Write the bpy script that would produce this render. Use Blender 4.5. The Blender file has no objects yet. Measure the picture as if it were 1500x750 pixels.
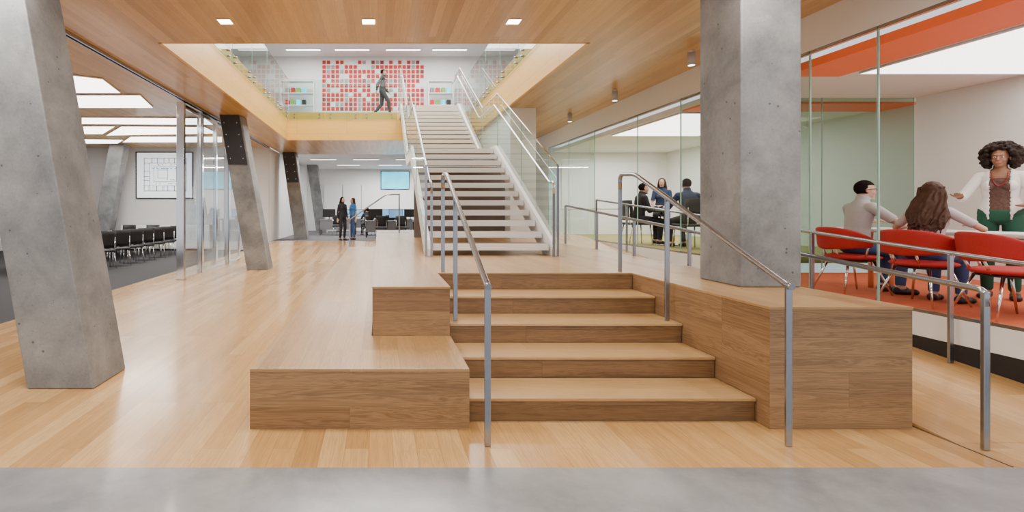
import bpy,bmesh,math,random
import numpy as np
from mathutils import Vector,Matrix
random.seed(7)
S=bpy.context.scene; COL=S.collection
V=Vector
# ---------------- materials ----------------
def nt(name):
    m=bpy.data.materials.new(name); m.use_nodes=True
    t=m.node_tree; t.nodes.clear()
    o=t.nodes.new('ShaderNodeOutputMaterial')
    return m,t,o
def N(t,typ,**kw):
    n=t.nodes.new(typ)
    for k,v in kw.items(): setattr(n,k,v)
    return n
def mth(t,op,a,b=None):
    n=N(t,'ShaderNodeMath',operation=op)
    for i,x in enumerate((a,b)):
        if x is None: continue
        if isinstance(x,(int,float)): n.inputs[i].default_value=x
        else: t.links.new(x,n.inputs[i])
    return n.outputs[0]
def mixc(t,f,a,b,bt='MIX'):
    n=N(t,'ShaderNodeMix',data_type='RGBA',blend_type=bt)
    for i,x in ((0,f),(6,a),(7,b)):
        if isinstance(x,(int,float)): n.inputs[i].default_value=x
        elif isinstance(x,tuple): n.inputs[i].default_value=(*x[:3],1)
        else: t.links.new(x,n.inputs[i])
    return n.outputs[2]
def mat(name,col,rough=.5,metal=0,emit=0,scale=6,amt=.08,bump=0,coat=0,spec=.5):
    m,t,o=nt(name)
    p=N(t,'ShaderNodeBsdfPrincipled'); t.links.new(p.outputs[0],o.inputs[0])
    g=N(t,'ShaderNodeNewGeometry')
    n=N(t,'ShaderNodeTexNoise'); n.inputs['Scale'].default_value=scale; n.inputs['Detail'].default_value=4
    t.links.new(g.outputs['Position'],n.inputs['Vector'])
    a=tuple(c*(1-amt) for c in col); b=tuple(min(1,c*(1+amt)) for c in col)
    c=mixc(t,n.outputs[0],a,b)
    t.links.new(c,p.inputs['Base Color'])
    p.inputs['Roughness'].default_value=rough; p.inputs['Metallic'].default_value=metal
    p.inputs['Coat Weight'].default_value=coat; p.inputs['Specular IOR Level'].default_value=spec
    if emit:
        t.links.new(c,p.inputs['Emission Color']); p.inputs['Emission Strength'].default_value=emit
    if bump:
        b_=N(t,'ShaderNodeBump'); b_.inputs['Strength'].default_value=bump; b_.inputs['Distance'].default_value=.01
        t.links.new(n.outputs[0],b_.inputs['Height']); t.links.new(b_.outputs[0],p.inputs['Normal'])
    return m
def wood(name,c1,c2,c3,mode='auto',pl=1.7,pw=.13,rough=.35,coat=.15,gr=.45,mortar=.0012,gu=.55,gv=11):
    m,t,o=nt(name)
    p=N(t,'ShaderNodeBsdfPrincipled'); t.links.new(p.outputs[0],o.inputs[0])
    g=N(t,'ShaderNodeNewGeometry')
    sp=N(t,'ShaderNodeSeparateXYZ'); t.links.new(g.outputs['Position'],sp.inputs[0])
    sn=N(t,'ShaderNodeSeparateXYZ'); t.links.new(g.outputs['True Normal'],sn.inputs[0])
    x,y,z=sp.outputs
    ax=mth(t,'GREATER_THAN',mth(t,'ABSOLUTE',sn.outputs[0]),.6)
    ay=mth(t,'GREATER_THAN',mth(t,'ABSOLUTE',sn.outputs[1]),.6)
    az=mth(t,'GREATER_THAN',mth(t,'ABSOLUTE',sn.outputs[2]),.6)
    def sel(f,a,b): # f?a:b
        return mth(t,'ADD',b,mth(t,'MULTIPLY',f,mth(t,'SUBTRACT',a,b)))
    if mode=='auto': u=sel(ay,x,y); v=sel(az,x,z)
    else: u=sel(ax,y,x); v=sel(az,y,z)
    u=mth(t,'ADD',u,31.7); v=mth(t,'ADD',v,20.013)
    cb=N(t,'ShaderNodeCombineXYZ'); t.links.new(u,cb.inputs[0]); t.links.new(v,cb.inputs[1])
    br=N(t,'ShaderNodeTexBrick'); br.offset=.37; br.offset_frequency=3; br.squash=1
    t.links.new(cb.outputs[0],br.inputs['Vector'])
    br.inputs['Color1'].default_value=(0,0,0,1); br.inputs['Color2'].default_value=(1,1,1,1)
    br.inputs['Scale'].default_value=1; br.inputs['Mortar Size'].default_value=mortar; br.inputs['Mortar Smooth'].default_value=.3
    br.inputs['Brick Width'].default_value=pl; br.inputs['Row Height'].default_value=pw
    br.inputs['Mortar'].default_value=(.5,.5,.5,1)
    rnd=br.outputs['Color']
    rr=N(t,'ShaderNodeValToRGB'); t.links.new(rnd,rr.inputs[0])
    e=rr.color_ramp.elements; e[0].color=(*c1,1); e[1].color=(*c3,1); q=e.new(.5); q.color=(*c2,1)
    cg=N(t,'ShaderNodeCombineXYZ')
    t.links.new(mth(t,'MULTIPLY',u,gu),cg.inputs[0]); t.links.new(mth(t,'MULTIPLY',v,gv),cg.inputs[1]); t.links.new(mth(t,'MULTIPLY',rnd,37.),cg.inputs[2])
    n=N(t,'ShaderNodeTexNoise'); n.inputs['Scale'].default_value=1; n.inputs['Detail'].default_value=5; n.inputs['Distortion'].default_value=.7; n.inputs['Roughness'].default_value=.6
    t.links.new(cg.outputs[0],n.inputs['Vector'])
    # growth-ring lines from the noise field
    rg=mth(t,'FRACT',mth(t,'MULTIPLY',n.outputs[0],13.))
    rg=mth(t,'ABSOLUTE',mth(t,'SUBTRACT',rg,.5))
    rg=mth(t,'ADD',mth(t,'MULTIPLY',rg,.7),mth(t,'MULTIPLY',n.outputs[0],.75))
    gr_=N(t,'ShaderNodeValToRGB'); t.links.new(rg,gr_.inputs[0])
    e=gr_.color_ramp.elements; e[0].position=.22; e[0].color=(1-gr,(1-gr)*.95,(1-gr)*.9,1); e[1].position=.70; e[1].color=(1,1,1,1)
    c=mixc(t,1.,rr.outputs[0],gr_.outputs[0],'MULTIPLY')
    c=mixc(t,mth(t,'MULTIPLY',br.outputs['Fac'],.6),c,tuple(k*.3 for k in c1))
    t.links.new(c,p.inputs['Base Color'])
    p.inputs['Roughness'].default_value=rough; p.inputs['Coat Weight'].default_value=coat; p.inputs['Coat Roughness'].default_value=.15
    return m
def concrete(name,c1,c2,rough=.6,sc=1.5,bump=.3,pits=True,coat=0):
    m,t,o=nt(name)
    p=N(t,'ShaderNodeBsdfPrincipled'); t.links.new(p.outputs[0],o.inputs[0])
    g=N(t,'ShaderNodeNewGeometry')
    n=N(t,'ShaderNodeTexNoise'); n.inputs['Scale'].default_value=sc; n.inputs['Detail'].default_value=10; n.inputs['Roughness'].default_value=.66; n.inputs['Distortion'].default_value=.25
    t.links.new(g.outputs['Position'],n.inputs['Vector'])
    r=N(t,'ShaderNodeValToRGB'); t.links.new(n.outputs[0],r.inputs[0])
    e=r.color_ramp.elements; e[0].position=.36; e[0].color=(*c1,1); e[1].position=.64; e[1].color=(*c2,1)
    c=r.outputs[0]
    if pits:
        n2=N(t,'ShaderNodeTexNoise'); n2.inputs['Scale'].default_value=45; n2.inputs['Detail'].default_value=3; t.links.new(g.outputs['Position'],n2.inputs['Vector'])
        c=mixc(t,.2,c,mixc(t,n2.outputs[0],(.08,.08,.08),(.55,.55,.54)))
        n3=N(t,'ShaderNodeTexNoise'); n3.inputs['Scale'].default_value=.9; n3.inputs['Detail'].default_value=4
        t.links.new(g.outputs['Position'],n3.inputs['Vector'])
        rs=N(t,'ShaderNodeValToRGB'); t.links.new(n3.outputs[0],rs.inputs[0]); e=rs.color_ramp.elements; e[0].position=.4; e[0].color=(.76,.77,.79,1); e[1].position=.6; e[1].color=(1.,.995,.98,1)
        c=mixc(t,1.,c,rs.outputs[0],'MULTIPLY')
        for scl,th,st in ((7,.07,.7),(19,.08,.5)):
            w=N(t,'ShaderNodeTexVoronoi'); w.inputs['Scale'].default_value=scl
            t.links.new(g.outputs['Position'],w.inputs['Vector'])
            c=mixc(t,mth(t,'MULTIPLY',mth(t,'LESS_THAN',w.outputs['Distance'],th),st),c,(.04,.04,.04))
    t.links.new(c,p.inputs['Base Color'])
    p.inputs['Roughness'].default_value=rough; p.inputs['Coat Weight'].default_value=coat; p.inputs['Coat Roughness'].default_value=.12
    b=N(t,'ShaderNodeBump'); b.inputs['Strength'].default_value=bump; b.inputs['Distance'].default_value=.02
    t.links.new(n.outputs[0],b.inputs['Height']); t.links.new(b.outputs[0],p.inputs['Normal'])
    return m
def glass(name,tint,refl=.55,capv=.3):
    m,t,o=nt(name)
    tr=N(t,'ShaderNodeBsdfTransparent'); gl=N(t,'ShaderNodeBsdfGlossy'); gl.inputs['Roughness'].default_value=.015
    g=N(t,'ShaderNodeNewGeometry'); n=N(t,'ShaderNodeTexNoise'); n.inputs['Scale'].default_value=.7; t.links.new(g.outputs['Position'],n.inputs['Vector'])
    c=mixc(t,n.outputs[0],tuple(x*.985 for x in tint),tint); t.links.new(c,tr.inputs[0])
    f=N(t,'ShaderNodeFresnel'); f.inputs[0].default_value=1.38
    fr=mth(t,'MULTIPLY',mth(t,'SUBTRACT',1.,g.outputs['Backfacing']),mth(t,'MINIMUM',mth(t,'MULTIPLY',f.outputs[0],refl),capv))
    mx=N(t,'ShaderNodeMixShader'); t.links.new(fr,mx.inputs[0])
    t.links.new(tr.outputs[0],mx.inputs[1]); t.links.new(gl.outputs[0],mx.inputs[2]); t.links.new(mx.outputs[0],o.inputs[0])
    return m
M={}
M['floor']=wood('oak floor',(.53,.29,.095),(.65,.37,.13),(.75,.47,.195),rough=.26,coat=.45,gr=.25,pl=2.1,pw=.15)
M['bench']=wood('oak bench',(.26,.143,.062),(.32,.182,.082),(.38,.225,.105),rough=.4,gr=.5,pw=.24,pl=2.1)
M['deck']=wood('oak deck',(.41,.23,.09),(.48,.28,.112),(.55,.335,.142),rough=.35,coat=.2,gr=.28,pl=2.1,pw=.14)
M['tread']=wood('lit oak tread',(.50,.30,.125),(.55,.34,.145),(.60,.38,.17),mode='X',pl=3.1,pw=.45,gr=.25)  # brightness of the top-lit treads is put into the oak colour
M['stair']=wood('shade-darkened stair wood',(.22,.17,.13),(.25,.195,.15),(.29,.225,.175),mode='X',pl=3.1,pw=.45,gr=.2,rough=.75,coat=0)  # tread tops darkened, painting in the shade seen between treads
M['riser']=wood('shaded oak riser',(.19,.104,.043),(.235,.13,.056),(.285,.16,.071),mode='X',pl=3.3,pw=.33,gr=.5)  # same oak with the shaded front faces painted darker
M['ceil']=wood('oak ceiling',(.51,.30,.10),(.62,.38,.14),(.71,.46,.18),rough=.36,gr=.2,pl=2.2,pw=.1,coat=.3)
M['fascia']=wood('oak fascia',(.80,.46,.09),(.85,.50,.10),(.88,.53,.11),rough=.4,gr=.12,pl=1.7,pw=1.27,mortar=.004)
M['conc']=concrete('raw concrete',(.165,.17,.177),(.35,.352,.355),sc=2.,bump=.22)
M['concfloor']=concrete('polished concrete',(.19,.197,.215),(.36,.365,.375),rough=.27,sc=1.1,bump=.04,pits=False,coat=.35)
M['steel']=mat('brushed steel',(.36,.385,.43),.27,1,scale=40)
M['chrome']=mat('chrome',(.75,.76,.78),.12,1)
M['darksteel']=mat('dark steel plate',(.04,.04,.045),.5,.3)
M['white']=mat('white paint',(.84,.83,.815),.6,amt=.02)
M['gapshade']=mat('stair gap shade brown',(.17,.14,.13),.8,amt=.1)  # dark tone of the added backing, stands for shade between treads
M['greywall']=mat('grey paint',(.62,.615,.63),.6,amt=.03)
M['whitem']=mat('white metal',(.85,.85,.85),.4,amt=.02)
M['housing']=mat('pale grey metal',(.5,.5,.5),.5,amt=.02)
M['nosing']=mat('off white tread edge',(.80,.78,.75),.5,amt=.03)
M['tan']=mat('pale beige tread edge',(.70,.63,.54),.5,amt=.04)
M['under']=mat('shade brown tread underside',(.18,.145,.13),.7,amt=.1)  # dark brown paints the shade under each tread
M['black']=mat('black plastic',(.015,.015,.017),.5)
M['seam']=mat('dark floor seam',(.10,.065,.035),.6)
M['carpet']=mat('dark carpet',(.05,.05,.055),.95,scale=60,amt=.4,bump=.3)
M['orangecarpet']=mat('orange carpet',(.54,.10,.03),.9,scale=9,amt=.2)
M['yellowcarpet']=mat('yellow green carpet',(.33,.30,.10),.9,scale=50,amt=.2)
M['greycarpet']=mat('grey carpet',(.15,.145,.155),.9,scale=50,amt=.3)
M['orange']=mat('glowing orange paint',(.8,.13,.03),.5,amt=.03,emit=.2)  # faint glow added to the ceiling colour, not a lamp
M['lum']=mat('luminous panel',(1,.97,.9),.5,emit=6,amt=.01)
M['lum2']=mat('soft luminous panel',(1,.97,.92),.5,emit=4.2,amt=.01)
M['down']=mat('downlight glow',(1,.95,.85),.5,emit=14,amt=.01)
M['glass']=glass('clear glass',(.965,.985,.975),.6,.35)
M['glassd']=glass('door glass',(.87,.92,.95),1.5,.55)
M['glassr']=glass('room front glass',(.90,.955,.93),1.,.4)
M['glassg']=glass('green glass',(.85,.92,.895),.9,.35)
M['glassp']=glass('grey green partition glass',(.70,.79,.76),1.3,.45)
M['edge']=mat('glass edge',(.35,.58,.5),.2,amt=.1)
M['red']=mat('red upholstery',(.42,.012,.01),.7,scale=80,amt=.2)
M['beads']=mat('dark red beads',(.25,.02,.02),.4)
M['tile_r']=mat('red tile',(.55,.018,.012),.6,scale=4,amt=.35); M['tile_w']=mat('white tile',(.8,.8,.78),.6); M['tile_d']=mat('maroon tile',(.25,.03,.03),.6); M['tile_g']=mat('grey photo tile',(.35,.3,.3),.6)
M['cyan']=mat('cyan display',(.05,.5,.7),.4,emit=1.8,scale=2,amt=.5); M['green']=mat('green box',(.2,.4,.08),.4,scale=2,amt=.3)
M['blue']=mat('blue monitor',(.2,.45,.8),.4,emit=.8,scale=3,amt=.4)
M['screen']=mat('projection screen',(.82,.87,.93),.6,emit=.85,amt=.02)
M['ink']=mat('plan linework',(.16,.26,.42),.6,emit=.1)
M['desk']=mat('grey desk',(.22,.22,.23),.5)
# ---------------- geometry helpers ----------------
def wmx(o):
    m=o.matrix_basis.copy()
    while o.parent: o=o.parent; m=o.matrix_basis@m
    return m
def mk(name,bm,mats,parent=None,local=False,smooth=False,bevel=0):
    if parent is not None and not local: bm.transform(wmx(parent).inverted())
    bmesh.ops.recalc_face_normals(bm,faces=bm.faces)
    me=bpy.data.meshes.new(name); bm.to_mesh(me); bm.free()
    if not isinstance(mats,(list,tuple)): mats=[mats]
    for m in mats: me.materials.append(m)
    if smooth: me.polygons.foreach_set('use_smooth',[True]*len(me.polygons))
    o=bpy.data.objects.new(name,me); COL.objects.link(o)
    if parent is not None: o.parent=parent
    if bevel:
        b=o.modifiers.new('b','BEVEL'); b.width=bevel; b.segments=2; b.limit_method='ANGLE'
    return o
def tag(o,label,cat,group=None,kind=None):
    o['label']=label; o['category']=cat
    if group: o['group']=group
    if kind: o['kind']=kind
    return o
def thing(name,label,cat,loc=(0,0,0),rz=0,group=None):
    o=bpy.data.objects.new(name,None); COL.objects.link(o); o.empty_display_size=.1
    o.matrix_basis=Matrix.Translation(V(loc))@Matrix.Rotation(rz,4,'Z')
    return tag(o,label,cat,group)
def struct(name,bm,m,**k):
    o=mk(name,bm,m,**k); o['kind']='structure'; return o
def dup(r,loc,rz,label,group=None):
    c=r.copy(); COL.objects.link(c); c.matrix_basis=Matrix.Translation(V(loc))@Matrix.Rotation(rz,4,'Z'); c['label']=label
    if group: c['group']=group
    elif 'group' in c: del c['group']
    for ch in list(r.children):
        d=ch.copy(); COL.objects.link(d); d.parent=c
        for g in list(ch.children):
            e=g.copy(); COL.objects.link(e); e.parent=d
    return c
def nb(): return bmesh.new()
def hexa(bm,bot,top,mi=0):
    v=[bm.verts.new(p) for p in list(bot)+list(top)]; n=len(bot)
    f=[bm.faces.new(v[:n][::-1]),bm.faces.new(v[n:])]
    for i in range(n):
        j=(i+1)%n; f.append(bm.faces.new((v[i],v[j],v[n+j],v[n+i])))
    for q in f: q.material_index=mi
    return f
def box(bm,x0,x1,y0,y1,z0,z1,mi=0):
    return hexa(bm,[(x0,y0,z0),(x1,y0,z0),(x1,y1,z0),(x0,y1,z0)],[(x0,y0,z1),(x1,y0,z1),(x1,y1,z1),(x0,y1,z1)],mi)
def B(*a):
    bm=nb(); box(bm,*a); return bm
def gbox(bm,*a):
    fs=box(bm,*a); ar=sorted(f.calc_area() for f in fs)
    for f in fs: f.material_index=0 if f.calc_area()>=ar[4]-1e-9 else 1
def yz(bm,pts,x0,x1,edge=False):
    fs=hexa(bm,[(x0,y,z) for y,z in pts],[(x1,y,z) for y,z in pts])
    if edge:
        for f in fs[2:]: f.material_index=1
def tube(bm,pts,r,seg=10,ends=True):
    pts=[V(p) for p in pts]; rings=[]
    up=None
    for i,p in enumerate(pts):
        if i==0: d=pts[1]-p
        elif i==len(pts)-1: d=p-pts[i-1]
        else: d=((p-pts[i-1]).normalized()+(pts[i+1]-p).normalized())
        d.normalize()
        if up is None:
            up=V((1,0,0)) if abs(d.x)<.8 else V((0,1,0))
        a=(up-d*up.dot(d)).normalized(); b=d.cross(a); up=a
        rr=r[i] if isinstance(r,(list,tuple)) else r
        rings.append([bm.verts.new(p+(a*math.cos(t)+b*math.sin(t))*rr) for t in (2*math.pi*k/seg for k in range(seg))])
    for A,C in zip(rings,rings[1:]):
        for k in range(seg):
            j=(k+1)%seg; bm.faces.new((A[k],A[j],C[j],C[k])).smooth=True
    bm.faces.new(rings[0][::-1]); bm.faces.new(rings[-1])
def rpath(pts,rad=.06,n=4):
    pts=[V(p) for p in pts]; out=[pts[0]]
    for i in range(1,len(pts)-1):
        p=pts[i]; a=(pts[i-1]-p); b=(pts[i+1]-p); r=min(rad,a.length*.45,b.length*.45)
        a=p+a.normalized()*r; b=p+b.normalized()*r
        for k in range(n+1):
            t=k/n; out.append(a*(1-t)**2+p*2*t*(1-t)+b*t*t)
    out.append(pts[-1]); return out
def T(*a,**k):
    bm=nb(); tube(bm,*a,**k); return bm
def ell(bm,c,r,rot=None,sub=2):
    m=Matrix.Translation(V(c))
    if rot is not None: m=m@rot.to_4x4()
    m=m@Matrix.Diagonal((*r,1))
    bmesh.ops.create_icosphere(bm,subdivisions=sub,radius=1,matrix=m)
def cap(bm,a,b,ra,rb,seg=12):
    a=V(a); b=V(b); ell(bm,a,(ra,)*3); ell(bm,b,(rb,)*3)
    if (b-a).length>1e-4: tube(bm,[a,b],[ra,rb],seg)
def remesh(bm,vox,it=4):
    me=bpy.data.meshes.new('t'); bm.to_mesh(me); bm.free()
    o=bpy.data.objects.new('t',me); COL.objects.link(o)
    m=o.modifiers.new('r','REMESH'); m.mode='VOXEL'; m.voxel_size=vox; m.use_smooth_shade=True
    s=o.modifiers.new('s','SMOOTH'); s.factor=.5; s.iterations=it
    dg=bpy.context.evaluated_depsgraph_get()
    me2=bpy.data.meshes.new_from_object(o.evaluated_get(dg))
    bpy.data.objects.remove(o); bpy.data.meshes.remove(me)
    return me2
def mobj(name,me,mat_,parent):
    me.materials.clear(); me.materials.append(mat_); me.name=name
    me.polygons.foreach_set('use_smooth',[True]*len(me.polygons))
    o=bpy.data.objects.new(name,me); COL.objects.link(o); o.parent=parent; return o
# ---------------- people ----------------
def ik(a,c,l1,l2,pole):
    d=c-a; L=d.length
    if L>(l1+l2)*.995: c=a+d.normalized()*(l1+l2)*.995; d=c-a; L=d.length
    x=(l1*l1-l2*l2+L*L)/(2*L); h=math.sqrt(max(0,l1*l1-x*x)); u=d.normalized()
    p=V(pole); p=(p-u*p.dot(u)).normalized()
    return a+u*x+p*h,c
def human(label,loc,fwd,H=1.7,sex='m',pelvis=(0,0,.93),lean=0.,hands=((.24,.03,.80),(-.24,.03,.80)),epole=((.5,-1,-.3),(-.5,-1,-.3)),
          feet=((.10,0,.08),(-.10,0,.08)),hy=0.,hp=0.,skin=None,hair='short',hcol=None,clothes=(),vox=.009,curl=.3,palm=(0,0,-1),group=None,glasses=False):
    k=H/1.7; rz=math.atan2(-fwd[0],fwd[1])
    root=thing('person',label,'person',loc,rz,group)
    bm=nb(); segs=[]
    P=V(pelvis)*k; Tn=V((0,math.sin(lean),math.cos(lean))); F=V((0,math.cos(lean),-math.sin(lean))); R=V((1,0,0))
    w=1. if sex=='m' else .9; hipw=1. if sex=='m' else 1.05
    prof=[(-.09,.07*hipw,.06),(-.05,.145*hipw,.10),(.03,.160*hipw,.108),(.10,.150*hipw,.102),(.20,.132*w,.09),(.30,.145*w,.10),(.39,.163*w,.102),(.45,.16*w,.086),(.49,.12*w,.07),(.53,.06,.055)]
    rings=[]
    for t,a,b in prof:
        c=P+Tn*t*k
        rings.append([bm.verts.new(c+(R*math.cos(q)*a+F*math.sin(q)*b)*k) for q in (2*math.pi*i/20 for i in range(20))])
    for A,C in zip(rings,rings[1:]):
        for i in range(20): bm.faces.new((A[i],A[(i+1)%20],C[(i+1)%20],C[i]))
    bm.faces.new(rings[0][::-1]); bm.faces.new(rings[-1])
    segs.append(('torso',P-Tn*.05*k,P+Tn*.48*k,.125*k,.125*k))
    if sex=='f':
        for s in (1,-1): ell(bm,P+(Tn*.34+F*.072+R*.062*s)*k,(.055*k,)*3)
    else:
        ell(bm,P+(Tn*.36+F*.03)*k,(.13*k,.08*k,.1*k))
    Hc=P+Tn*.60*k+V((0,.025,.058))*k
    nr=.055 if sex=='m' else .046
    cap(bm,P+Tn*.46*k,Hc+V((0,-.015,-.04))*k,nr*1.1*k,nr*k)
    segs.append(('neck',P+Tn*.50*k,Hc+V((0,0,-.09))*k,nr*k,nr*k)); segs.append(('head',Hc+V((0,0,-.03))*k,Hc+V((0,0,.03))*k,.085*k,.085*k))
    RH=Matrix.Rotation(hy,3,'Z')@Matrix.Rotation(-hp,3,'X')
    def hpnt(*p): return Hc+RH@V(p)*k
    def he(p,r): ell(bm,hpnt(*p),tuple(x*k for x in r),RH)
    he((0,-.012,.025),(.073,.092,.088)); he((0,.025,-.03),(.058,.066,.085)); he((0,.058,-.088),(.03,.028,.024)); he((0,.08,.026),(.042,.014,.011))
    cap(bm,hpnt(0,.088,.004),hpnt(0,.106,-.03),.008*k,.012*k)
    for s in (1,-1): he((.076*s,-.005,-.01),(.01,.018,.03)); he((.035*s,.062,-.035),(.022,.02,.022))
    he((0,.085,-.058),(.022,.010,.011))
    sw=.175 if sex=='m' else .15; am=.95 if sex=='m' else .78
    for i,s in enumerate((1,-1)):
        sh=P+(Tn*.445+R*sw*s)*k; el,wr=ik(sh,V(hands[i])*k,.29*k,.25*k,epole[i])
        cap(bm,sh-R*s*.04*k,sh,.06*am*k,.056*am*k); cap(bm,sh,el,.052*am*k,.040*am*k); cap(bm,el,wr,.040*am*k,.025*am*k)
        cap(bm,el.lerp(wr,.05),el.lerp(wr,.35),.042*am*k,.041*am*k)
        sd='R' if s>0 else 'L'
        segs.append(('uarm'+sd,sh,el,.05*am*k,.04*am*k)); segs.append(('farm'+sd,el,wr,.042*am*k,.027*am*k))
        d=(wr-el).normalized(); n=V(palm); n=n-d*n.dot(d)
        if n.length<.1: n=V((0,1,0))-d*d.y
        n.normalize(); tv=d.cross(n)*s
        for off,ln in zip((.03,.011,-.009,-.028),(.068,.076,.07,.055)):
            kn=wr+(d*.085+tv*off)*k; cap(bm,wr+(d*.01+tv*off*.5)*k,kn,.015*k,.0125*k,8)
            a=curl; p=kn
            for fr in (.45,.3,.25):
                dd=d*math.cos(a)+n*math.sin(a); q=p+dd*ln*fr*k; cap(bm,p,q,.0098*k,.0088*k,8); p=q; a+=curl
        b0=wr+(d*.025+tv*.022)*k; q1=b0+(d*.6+tv*.75+n*.25).normalized()*.042*k; q2=q1+(d*.9+tv*.3+n*.35).normalized()*.036*k
        cap(bm,b0,q1,.014*k,.0115*k,8); cap(bm,q1,q2,.0115*k,.0095*k,8)
        segs.append(('hand'+sd,wr+d*.02*k,wr+d*.16*k,.035*k,.02*k))
        hpj=P+(R*.088*s-Tn*.01)*k; kn,an=ik(hpj,V(feet[i])*k,.43*k,.42*k,(0.05*s,1,.15))
        lm=1. if sex=='m' else .93
        cap(bm,hpj,kn,.086*lm*k,.056*lm*k); cap(bm,kn,an,.054*lm*k,.036*k); cap(bm,kn.lerp(an,.12)-V((0,.012,0))*k,kn.lerp(an,.45)-V((0,.012,0))*k,.05*k,.048*k)
        segs.append(('thigh'+sd,hpj,kn,.086*k,.056*k)); segs.append(('shin'+sd,kn,an,.056*k,.038*k))
        hz=an.z-.045*k; h0=V((an.x,an.y-.035*k,hz)); t0=V((an.x+.02*s*k,an.y+.14*k,hz-.008*k))
        cap(bm,h0,t0,.036*k,.027*k); cap(bm,an,h0,.036*k,.036*k); cap(bm,an,t0.lerp(h0,.4),.034*k,.03*k); cap(bm,t0-R*.015*k,t0+R*.02*k+V((0,-.01*k,0)),.027*k,.026*k)
        segs.append(('foot'+sd,h0,t0,.036*k,.03*k))
    me=remesh(bm,vox,3)
    nF=len(me.polygons); C=np.empty(nF*3); me.polygons.foreach_get('center',C); C=C.reshape(-1,3)
    best=np.full(nF,1e9); L=np.array(['torso']*nF,dtype='<U8'); TT=np.zeros(nF)
    for nm,a,b,ra,rb in segs:
        a=np.array(a); b=np.array(b); ab=b-a; t=np.clip(((C-a)@ab)/(ab@ab),0,1)
        dd=np.linalg.norm(C-(a+t[:,None]*ab),axis=1)-(ra+(rb-ra)*t)
        q=dd<best; best[q]=dd[q]; L[q]=nm; TT[q]=t[q]
    loc_=(C-np.array(P))/k
    hl=(C-np.array(Hc))@np.array(RH)/k   # head-local
    body=mobj('body',me,skin,root)
    def extract(name,mask,off,mt,par=root,thick=.004):
        b=nb(); b.from_mesh(me); b.faces.ensure_lookup_table()
        bmesh.ops.delete(b,geom=[f for f in b.faces if not mask[f.index]],context='FACES')
        if not b.verts: b.free(); return
        b.normal_update()
        nn=[(v,v.normal.copy(),v.is_boundary) for v in b.verts]
        for v,n,bd in nn: v.co+=n*(off*(.6 if bd else 1))
        for _ in range(2): bmesh.ops.smooth_vert(b,verts=[v for v in b.verts if not v.is_boundary],factor=.5,use_axis_x=True,use_axis_y=True,use_axis_z=True)
        m2=bpy.data.meshes.new(name); b.to_mesh(m2); b.free()
        o=mobj(name,m2,mt,par)
        so=o.modifiers.new('s','SOLIDIFY'); so.thickness=thick; so.offset=-1
        return o
    for cn,mt,off,fn in clothes:
        extract(cn,fn(L,TT,loc_),off,mt)
    if hair=='short':
        mask=(L=='head')&((hl[:,2]>.055)|((hl[:,1]<-.0)&(hl[:,2]>-.045)&(np.abs(hl[:,0])<.2)))&~((np.abs(hl[:,0])>.077)&(hl[:,2]<.03))
        extract('hair',mask,.009,hcol)
    else:
        b=nb()
        def e2(p,r): ell(b,hpnt(*p),tuple(x*k for x in r),RH)
        if hair in('long','verylong'):
            e2((0,-.028,.035),(.084,.098,.09)); e2((0,-.06,-.06),(.08,.055,.12)); 
            for s in (1,-1): e2((.055*s,-.045,-.11),(.04,.045,.13)); e2((.07*s,-.01,-.03),(.018,.05,.08))
            vl=hair=='verylong'
            if vl:
                e2((0,-.032,.035),(.09,.10,.093)); e2((0,-.08,-.10),(.085,.055,.13)); e2((0,-.14,-.22),(.095,.04,.14))
                for i in range(50):
                    u=-1+2*(i%25)/24; ly=(i//25)*.02; ph=random.uniform(0,6.3); L_=random.uniform(.36,.46); w_=.015
                    pts=[]
                    for j in range(9):
                        v=j/8; z=.06-(.06+L_)*v; yb=-.085-.13*min(1,max(0,v-.1)*1.15)+.04*abs(u)
                        pts.append(hpnt(u*(.085+.07*min(1,v*1.6)-.02*v*v)+w_*math.sin(v*9+ph),yb-ly+w_*math.cos(v*8+ph),z))
                    tube(b,pts,[.013*k]*6+[.012*k,.010*k,.006*k],6)
            else:
                e2((0,-.075,-.17),(.085,.035,.12))
                for i in range(14):
                    u=-1+2*i/13; tube(b,[hpnt(u*.07,-.09+.03*abs(u),.02),hpnt(u*.095,-.115+.04*abs(u),-.12),hpnt(u*.10,-.105+.04*abs(u),-.25+.03*math.sin(i*2.3))],[.02*k,.018*k,.009*k],8)
        else:
            e2((0,-.055,.045),(.12,.10,.125)); e2((0,-.085,-.02),(.115,.075,.105))
            for s in (1,-1): e2((.11*s,-.05,-.01),(.042,.06,.10))
            for i in range(600):
                z=random.uniform(-1,1); a=random.uniform(0,6.28); rr=math.sqrt(max(0,1-z*z)); q_=random.uniform(.88,1.12)
                p=V((math.cos(a)*rr*.155*q_,-.055+math.sin(a)*rr*.125*q_,.02+z*.15*q_))
                if p.y>-.03 and p.z<.085 and abs(p.x)<.085: continue
                if p.y>.07: p.y=.07
                if p.z<-.13: continue
                e2(tuple(p),(.019,.019,.019))
        m2=remesh(b,vox*.9,1); mobj('hair',m2,hcol,root)
    for s in (1,-1):
        b=nb(); ell(b,hpnt(.029*s,.079,.003),(.012*k,.009*k,.008*k),RH); mk('eye',b,M['eyew'],root,local=True,smooth=True)
        b=nb(); ell(b,hpnt(.029*s,.085,.003),(.006*k,.005*k,.006*k),RH); mk('iris',b,M['eyed'],root,local=True,smooth=True)
    b=nb(); ell(b,hpnt(0,.090,-.058),(.022*k,.009*k,.009*k),RH); mk('lips',b,M['lip'],root,local=True,smooth=True)
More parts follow.
